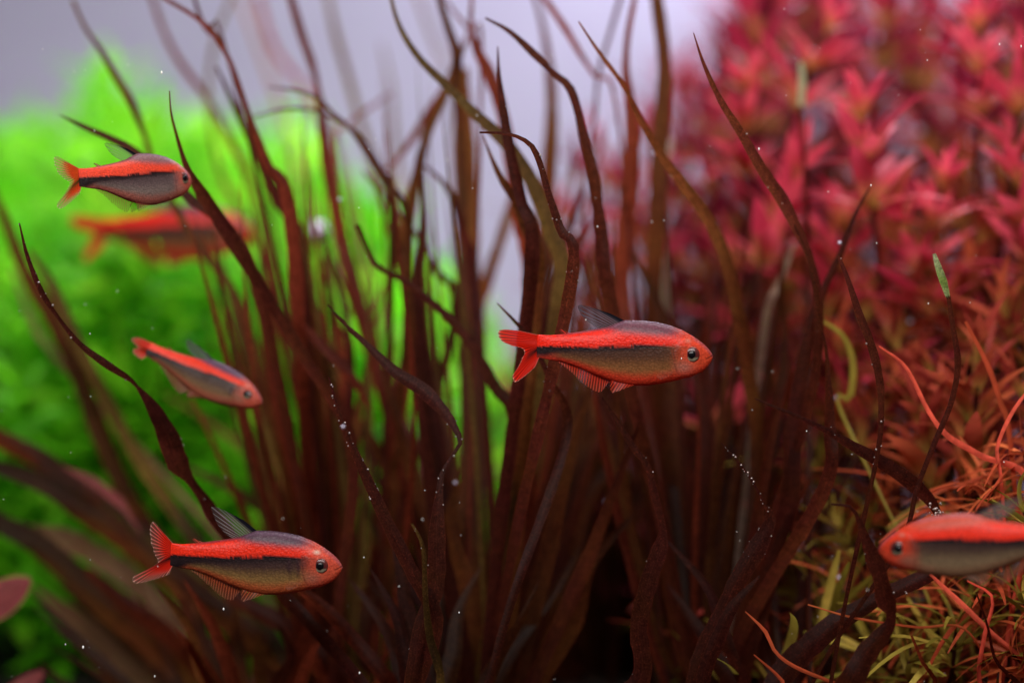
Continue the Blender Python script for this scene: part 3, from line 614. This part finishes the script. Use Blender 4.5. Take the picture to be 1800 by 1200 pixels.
# ---- the rest of each tuft
GAPS = ((750, 808, 912), (820, 820, 900), (450, 838, 882), (600, 655, 715), (560, 755, 805), (470, 630, 700), (600, 470, 515), (500, 530, 560), (700, 528, 560), (400, 590, 640), (660, 1290, 1310), (500, 1010, 1030))
def fan(key, cnt, x0, x1, y0, y1, d0, d1, W0, W1, mats):
    for _ in range(cnt):
        tx = random.uniform(x0, x1); ty = random.uniform(y0, y1); d = random.uniform(d0, d1)
        root, base = ROS[key]
        k = (DIST + base[1]) / DIST * PX
        bx = 900 + base[0] / k; by = 1400
        pts = []
        bow = random.uniform(.15, .75)
        for t in (0, .2, .4, .6, .78):
            lx = tx + (bx - tx) * (t ** (1 - bow * .35)) + random.gauss(0, 7) + (0 if t else random.gauss(0, 22))
            pts.append((lx, ty + (by - ty) * t))
        xs_ = [p[0] for p in pts]; ys_ = [p[1] for p in pts]
        if key in 'MLR' and any(ys_[0] < row < ys_[-1] and a_ < np.interp(row, ys_, xs_) < b_ for row, a_, b_ in GAPS): continue
        B(key, pts, W=random.uniform(W0, W1), y=d, mat=random.choice(mats), twist=random.uniform(.1, .5), yend=d * .6 + base[1] * .4)
br = ['blade', 'blade', 'dark', 'olive', 'red']
fan('M', 26, 560, 1120, 300, 640, .04, .11, 22, 44, br)
fan('M', 20, 620, 1150, 620, 900, .02, .08, 28, 48, ['blade', 'dark', 'dark'])
fan('L', 20, 470, 760, 420, 760, .05, .11, 22, 40, br)
fan('L', 10, 400, 640, 330, 560, .04, .09, 16, 30, br)
fan('R', 24, 1000, 1420, 330, 700, .04, .10, 22, 42, ['blade', 'dark', 'red'])
fan('R', 18, 1080, 1460, 620, 950, .02, .08, 28, 46, ['blade', 'dark', 'dark'])
fan('K', 34, 560, 900, 880, 1120, .10, .16, 40, 64, ['dark'])
fan('K', 40, 920, 1400, 700, 1000, .12, .17, 40, 64, ['dark'])
fan('K', 50, 920, 1420, 560, 880, .13, .18, 34, 60, ['dark', 'blade', 'dark'])
def tuft(key, cnt, x0, x1, y0, y1, d0, d1, W0, W1, mats):
    root, base = ROS[key]; bx = 900 + base[0] / ((DIST + base[1]) / DIST * PX)
    for _ in range(cnt):
        tx = random.uniform(x0, x1); ty = random.uniform(y0, y1) + abs(tx - 760) * .12; d = random.uniform(d0, d1)
        if key in 'ML' and any(ty < row < 1400 and a_ < tx + (bx - tx) * (row - ty) / (1400 - ty) < b_ for row, a_, b_ in GAPS[:4]): continue
        bend = random.gauss(0, 26); tip = random.gauss(0, 26)
        pts = [(tx + (bx - tx) * t + bend * math.sin(math.pi * t) + tip * (1 - t) ** 4, ty + (1400 - ty) * t) for t in (0, .12, .3, .5, .75)]
        B(key, pts, W=random.uniform(W0, W1), y=d, mat=random.choice(mats), twist=random.uniform(.1, .35), yend=d * .6 + base[1] * .4, wave=.6)
tuft('L', 34, 330, 760, 250, 620, .03, .10, 9, 20, ['blade', 'blade', 'olive', 'dark', 'red'])
tuft('M', 34, 560, 1060, 150, 560, .03, .11, 9, 20, ['blade', 'olive', 'dark', 'red'])
tuft('M', 18, 600, 940, 20, 260, .03, .09, 6, 12, ['blade', 'olive', 'red', 'red'])
tuft('L', 12, 380, 640, 120, 330, .03, .09, 6, 12, ['blade', 'red', 'dark'])
tuft('R', 22, 980, 1330, 220, 620, .03, .09, 9, 20, ['blade', 'dark', 'red'])
tuft('W', 22, 0, 420, 880, 1120, .05, .09, 16, 30, ['red', 'blade', 'blade'])
fan('F', 10, 620, 1100, 850, 1050, .015, .05, 28, 44, ['dark', 'blade'])
fan('W', 8, 260, 620, 1000, 1120, .02, .06, 30, 46, ['blade', 'red', 'dark'])
fan('Q', 8, 1160, 1440, 820, 1050, .012, .05, 26, 44, ['dark', 'blade'])

# ------------------------------------------------------------------ small leaves for the stem plants
def small_leaf(name, ln, wd, droop, mat, seg=7, roundness=.9, curl=0.):
    V = []; U = []
    for i in range(seg + 1):
        t = i / seg
        wv = wd * (math.sin(math.pi * min(1, t * .92 + .06)) ** roundness) * (1 - .25 * t)
        z = -droop * ln * t * t + .15 * ln * math.sin(t * 3.1) * .3
        sx = curl * ln * t * t
        for c in (-1, 0, 1):
            V.append((ln * t, sx + wv * c / 2, z + abs(c) * wv * .14)); U.append(((c + 1) / 2, t))
    return mesh(name, V, grid_faces(seg + 1, 3), U, mat=mat)
CR = [small_leaf('leaf', random.uniform(.015, .024), random.uniform(.0030, .0042), random.uniform(.05, .38), M['crimson'], curl=random.uniform(-.12, .12)) for _ in range(8)]
CP = [small_leaf('leaf', random.uniform(.0125, .0165), random.uniform(.0028, .0036), random.uniform(.05, .22), M['rose'], curl=random.uniform(-.1, .1)) for _ in range(6)]
RU = [small_leaf('leaf', random.uniform(.011, .018), random.uniform(.0022, .0034), random.uniform(.05, .45), M['rust'], curl=random.uniform(-.15, .15)) for _ in range(8)]
NE = [small_leaf('leaf', random.uniform(.010, .021), random.uniform(.0011, .0019), random.uniform(-.2, .7), M['needle'], seg=9, roundness=.45, curl=random.uniform(-.3, .3)) for _ in range(8)]
NG = [small_leaf('leaf', random.uniform(.011, .022), random.uniform(.0012, .0021), random.uniform(-.2, .7), M['needle_g'], seg=9, roundness=.45, curl=random.uniform(-.3, .3)) for _ in range(8)]

def tube(name, P, r0, r1, mat, ns=6, n=18):
    S = smooth_line(np.array(P), n); T = np.gradient(S, axis=0); T /= np.linalg.norm(T, axis=1)[:, None]
    a = np.cross(T, np.array([.3, 1, .1])); a /= np.linalg.norm(a, axis=1)[:, None]; b = np.cross(T, a)
    V = []; U = []
    for i in range(n):
        r = r0 + (r1 - r0) * i / (n - 1)
        for j in range(ns):
            t = 6.2832 * j / ns; V.append(S[i] + (a[i] * math.cos(t) + b[i] * math.sin(t)) * r); U.append((j / ns, i / (n - 1)))
    f = grid_faces(n, ns, True); f.append(tuple((n - 1) * ns + j for j in range(ns)))
    return mesh(name, V, f, U, mat=mat), S, T

def stem_plant(name, label, group, top, y, leaves, nodes, per, pitch, spread, scale=1., r=.0007, stem_mat='stem_r', lean=None, top_up=1.15):
    tp = at(*top, y)
    bx = tp[0] + (random.uniform(-.045, .045) if lean is None else lean); base = np.array([bx, y + random.uniform(-.01, .015), 0.])
    root = thing(name, label, 'aquatic plant', tuple(base), group)
    h = tp - base
    P = [np.array([0, 0, -.002]), h * .35 + np.array([-h[0] * .15 + random.gauss(0, .003), random.gauss(0, .003), 0]), h * .7 + np.array([random.gauss(0, .002), 0, 0]), h]
    me, S, T = tube('stem', P, r * 1.3, r * .7, M[stem_mat], n=24)
    obj('stem', me, root)
    ln = np.concatenate([[0], np.cumsum(np.linalg.norm(np.diff(S, axis=0), axis=1))])
    rot = random.uniform(0, 6.28)
    for q in range(nodes):
        dist = ln[-1] - q * pitch * (1 if q > 2 else .5)
        if dist < .004: break
        c = np.array([np.interp(dist, ln, S[:, k]) for k in range(3)]); t = np.array([np.interp(dist, ln, T[:, k]) for k in range(3)])
        t = Vector(t).normalized()
        young = max(0, 1 - q / 4.0)
        for a in range(per):
            ang = rot + 6.2832 * a / per + random.gauss(0, .28)
            ref = Vector((1, 0, 0)) if abs(t.x) < .8 else Vector((0, 1, 0))
            e1 = t.cross(ref).normalized(); e2 = t.cross(e1)
            rad = e1 * math.cos(ang) + e2 * math.sin(ang)
            el = spread + young * top_up + random.gauss(0, .24)
            d = rad * math.cos(el) + t * math.sin(el)
            up = (t * math.cos(el) - rad * math.sin(el)); sidev = up.cross(d)
            s = scale * random.uniform(.75, 1.15) * (1 - .35 * max(0, 1 - q / 2.0))
            m4 = Matrix((( d.x, sidev.x, up.x, c[0]), (d.y, sidev.y, up.y, c[1]), (d.z, sidev.z, up.z, c[2]), (0, 0, 0, 1))) @ Matrix.Scale(s, 4)
            obj('leaf', random.choice(leaves), root, m4)
        rot += math.pi / per + random.gauss(0, .1)
    return root

# crimson thicket, far right: the tallest stand farthest back
CRT = [(1515, 215, .058), (1655, 330, .060), (1800, 130, .062), (1790, 330, .050), (1385, 330, .070), (1310, 165, .085), (1595, 415, .058), (1450, 60, .085), (1720, 60, .075), (1480, 400, .070),
       (1345, 20, .12), (1430, -20, .14), (1560, -10, .13), (1640, 40, .15), (1275, 125, .14), (1225, 235, .13), (1150, 265, .15), (1065, 280, .15), (1005, 340, .15), (1400, 170, .13), (1600, 150, .13),
       (1720, -30, .13), (1795, 20, .12), (1745, 190, .14), (1690, 215, .13), (1330, 260, .13), (1250, 360, .11), (1120, 380, .12), (1560, 300, .12), (1310, 400, .10), (1200, 480, .10),
       (1370, 110, .18), (1460, 90, .18), (1690, 110, .18), (1800, 120, .17), (1640, 280, .15), (1480, 270, .17), (1290, 230, .17), (1190, 320, .17), (1080, 370, .18), (1020, 440, .17), (1140, 460, .16), (1240, 440, .16), (1340, 340, .16), (1060, 520, .16), (1170, 560, .15), (1280, 520, .15)]
LAB = {0: 'crimson stem plant whose open crown of leaves fans around a yellow-green heart'}
for i, (a, b, d) in enumerate(CRT):
    near = i < 10
    stem_plant('crimson_stem_plant', LAB.get(i, 'rose-red leaf crown with yellowish heart at the front of the red thicket' if i < 10 else 'crimson stem plant with whorls of narrow leaves in the blurred red thicket'), 'rose-red crowns at the front of the thicket' if near else 'crimson stem plants in the thicket',
               (a, b), d, CP if near else CR, 4 if near else 6, 8 if near else 6, .0165, .22, scale=(1.35 if i == 0 else random.uniform(1.05, 1.3) if near else random.uniform(.95, 1.25)), lean=(.012 if i == 0 else None), top_up=.8 if near else 1.15)
for _ in range(34):      # farther rows that close the thicket against the rear pane
    a = random.uniform(1180, 1840); d = random.uniform(.20, .32)
    stem_plant('crimson_stem_plant', LAB.get(99, 'crimson stem plant with whorls of narrow leaves in the blurred red thicket'), 'crimson stem plants in the thicket',
               (a, random.uniform(-60, 200) + max(0, 1300 - a) * 1.1), d, CR, 10, 7, .0125, .2, scale=random.uniform(1.2, 1.6), lean=random.uniform(-.02, .02))
RUT = [(1720, 640, .055), (1800, 700, .05), (1640, 660, .065), (1770, 560, .07), (1560, 690, .07), (1700, 740, .05), (1480, 640, .085), (1620, 750, .06), (1700, 310, .12), (1780, 330, .10), (1640, 400, .11), (1560, 400, .11), (1480, 430, .12), (1400, 470, .12), (1720, 440, .09), (1810, 470, .08), (1610, 490, .085),
       (1530, 520, .09), (1450, 560, .09), (1350, 590, .11), (1680, 560, .08), (1580, 620, .075), (1790, 600, .07)]
for (a, b, d) in RUT:
    d = max(.03, d - .025)
    stem_plant('rust_stem_plant', 'rust red stem plant with slim leaves below the crimson thicket', 'rust red stem plants',
               (a, b), d, RU, 6, 6, .012, .22, scale=random.uniform(1.0, 1.35))
NET = [(1740, 860, .015), (1800, 900, .0), (1680, 940, .03), (1800, 800, .01), (1620, 760, .05), (1520, 720, .06), (1560, 860, .04), (1440, 800, .06), (1480, 930, .04), (1700, 870, .025),
       (1770, 930, .03), (1640, 1000, .025), (1730, 1040, .012), (1800, 1060, .006), (1560, 1030, .03), (1470, 1060, .03), (1680, 1110, .01), (1780, 1150, .004), (1400, 1010, .05), (1600, 1130, .015), (1530, 1150, .02)]
for i, (a, b, d) in enumerate(NET):
    g = (i % 3 == 1) or a < 1560 and b > 780
    stem_plant('needle_stem_plant', 'olive needle-leaved plant sprawling among orange ones' if g else 'orange needle-leaved plant sprawling over the soil',
               'olive needle plants' if g else 'orange needle plants', (a, b), d, NG if g else NE, 9, 6, .0065, .1, scale=random.uniform(.8, 1.15), r=.0004,
               lean=random.uniform(-.03, .03), top_up=.7)
# pink leaves reaching in from beyond the frame
ROS['P'] = (thing('pink_leaf_plant', 'pink-red leaf tips reaching in among broad brown blades', 'aquatic plant', (-.095, -.03, 0)), np.array([-.095, -.03, 0.]))
B('P', [(54, 1018), (40, 1026), (10, 1046), (-40, 1078), (-90, 1120)], y=-.045, mat='pink', widths=[12, 40, 66, 74, 60], twist=.05, fold=.35)
B('P', [(76, 1180), (55, 1196), (10, 1230)], y=-.045, mat='pink', widths=[10, 34, 44], twist=.05)

# ------------------------------------------------------------------ green foliage mound: one uncountable mass
def green_mass():
    V = []; F = []; C = []; nb = 0
    count = 0
    while count < 800:
        y = random.uniform(.13, .36)
        px = random.uniform(-120, 980)
        top = float(np.interp(px, [-120, 0, 120, 250, 420, 560, 700, 830, 900, 980], [270, 240, 205, 215, 245, 300, 430, 590, 680, 800]))
        top += 260 * ((y - .30) / .17) ** 2 if y < .30 else 0
        t = random.random() ** 1.3
        top += random.gauss(0, 26) + 26 * math.sin(px * .021) + 18 * math.sin(px * .053 + 1)
        py = top + t * 950
        if py > 1000 + .2 * px + random.gauss(0, 40) or (px > 700 and py > 930): continue
        c = at(px, py, y)
        if c[2] < .002: continue
        c[1] -= .02 * (1 - t)
        count += 1
        g = random.random()
        axis = np.array([random.gauss(0, .45), random.gauss(-.45, .4), 1.0]); axis /= np.linalg.norm(axis)
        ref = np.array([1., .2, 0]); e1 = np.cross(axis, ref); e1 /= np.linalg.norm(e1); e2 = np.cross(axis, e1)
        a0 = random.random() * 6.28
        tint0 = np.array((.10, .54, .006)) * (1 - g) + np.array((.33, .74, .035)) * g
        for q in range(15):
            node = q // 3; a = a0 + q * 2.4; el = .15 + .28 * (4 - node) * .6
            rad = e1 * math.cos(a) + e2 * math.sin(a)
            d = rad * math.cos(el) + axis * math.sin(el); up = axis * math.cos(el) - rad * math.sin(el); sd = np.cross(up, d)
            ln = random.uniform(.009, .020); wd = random.uniform(.0016, .0028)
            o = c - axis * node * .0035
            k = len(V)
            V += [o, o + d * ln * .4 + sd * wd + up * .0004, o + d * ln * .45 + up * .0009 - up * .0004, o + d * ln * .4 - sd * wd + up * .0004, o + d * ln - up * ln * random.uniform(0, .3)]
            F += [(k, k + 1, k + 2), (k, k + 2, k + 3), (k + 1, k + 4, k + 2), (k + 2, k + 4, k + 3)]
            tt = tint0 * random.uniform(.8, 1.2); C += [tt] * 5
    o = obj('green_foliage', mesh('green_foliage', V, F, tint=C, mat=M['moss'], smooth=False))
    return tag(o, 'bright green fine-leaved foliage mound, soft and out of focus', 'foliage', kind='stuff')
green_mass()

# ------------------------------------------------------------------ air bubbles and drifting specks
BUB = [(1402, 15, .20, 1.5), (1468, 30, .20, 2.0), (1455, 95, .19, 1.1), (1542, 66, .19, 1.2), (1610, 12, .2, 1.5), (1645, 55, .2, 1.1), (1640, 76, .2, 1.3), (1673, 98, .2, 1.3), (1709, 120, .2, 1.1),
       (1570, 142, .18, 1.0), (1617, 230, .18, 1.9), (1704, 268, .17, .9), (1749, 155, .19, .8), (1723, 35, .2, 1.0), (1360, 90, .2, 1.0), (1240, 295, .19, 1.8), (1150, 268, .03, .9), (1476, 427, .02, .7),
       (1495, 310, .16, 1.1), (558, 408, .10, 2.3), (993, 697, .05, .9), (1010, 408, .08, 1.2), (597, 351, .04, .7), (603, 750, -.02, .6), (800, 848, .03, .6), (1065, 882, .04, .6), (1600, 565, .06, .9), (1472, 700, .04, .9), (1475, 1015, .03, .8),
       (1330, 860, .05, .6), (1560, 585, .06, .8)]
sph = balls('air_bubble', [np.zeros(3)], [1.0], M['bubble'], ICO3)
for (a, b, d, r) in BUB:
    o = obj('air_bubble', sph); o.location = at(a, b, min(d, .13)); o.scale = (r * (.0005 if r < 2.2 else .001),) * 3
    if r > 2.2: tag(o, 'largest pale ball, stand-in for a blurred leaf curl among brown blades beside the green foliage', 'bubble')  # sphere made in place of a blurred white-pink leaf curl
    else: tag(o, 'small pale round air bubble caught among the plants', 'bubble', 'air bubbles among the plants')
SPK = [(284, 128, 2.6), (146, 1137, 3.0), (393, 1070, 2.4), (1334, 262, 2.2), (1757, 78, 2.0), (1630, 106, 1.6), (1795, 82, 1.8), (720, 1140, 2.0), (632, 1182, 2.4), (807, 1076, 1.8), (1531, 326, 1.6), (115, 1132, 1.4), (272, 1188, 1.8), (1198, 630, 1.5)]
pts, rad, stf = [], [], []
for (a, b, r) in SPK: pts.append(at(a, b, random.uniform(-.004, .004))); rad.append(r * PX); stf.append(np.array([.7, .7, random.uniform(1, 1.7)]))
for _ in range(110):
    pts.append(at(random.uniform(0, 1800), random.uniform(0, 1200), random.uniform(-.02, .02))); rad.append(PX * random.choice((.6, .7, .9, 1.2))); stf.append(np.array([1, 1, random.uniform(.7, 1.4)]))
tag(obj('drifting_debris', balls('drifting_debris', pts, rad, M['speck'], ICO1, stf)), 'tiny pale specks drifting in the water', 'debris', kind='stuff')
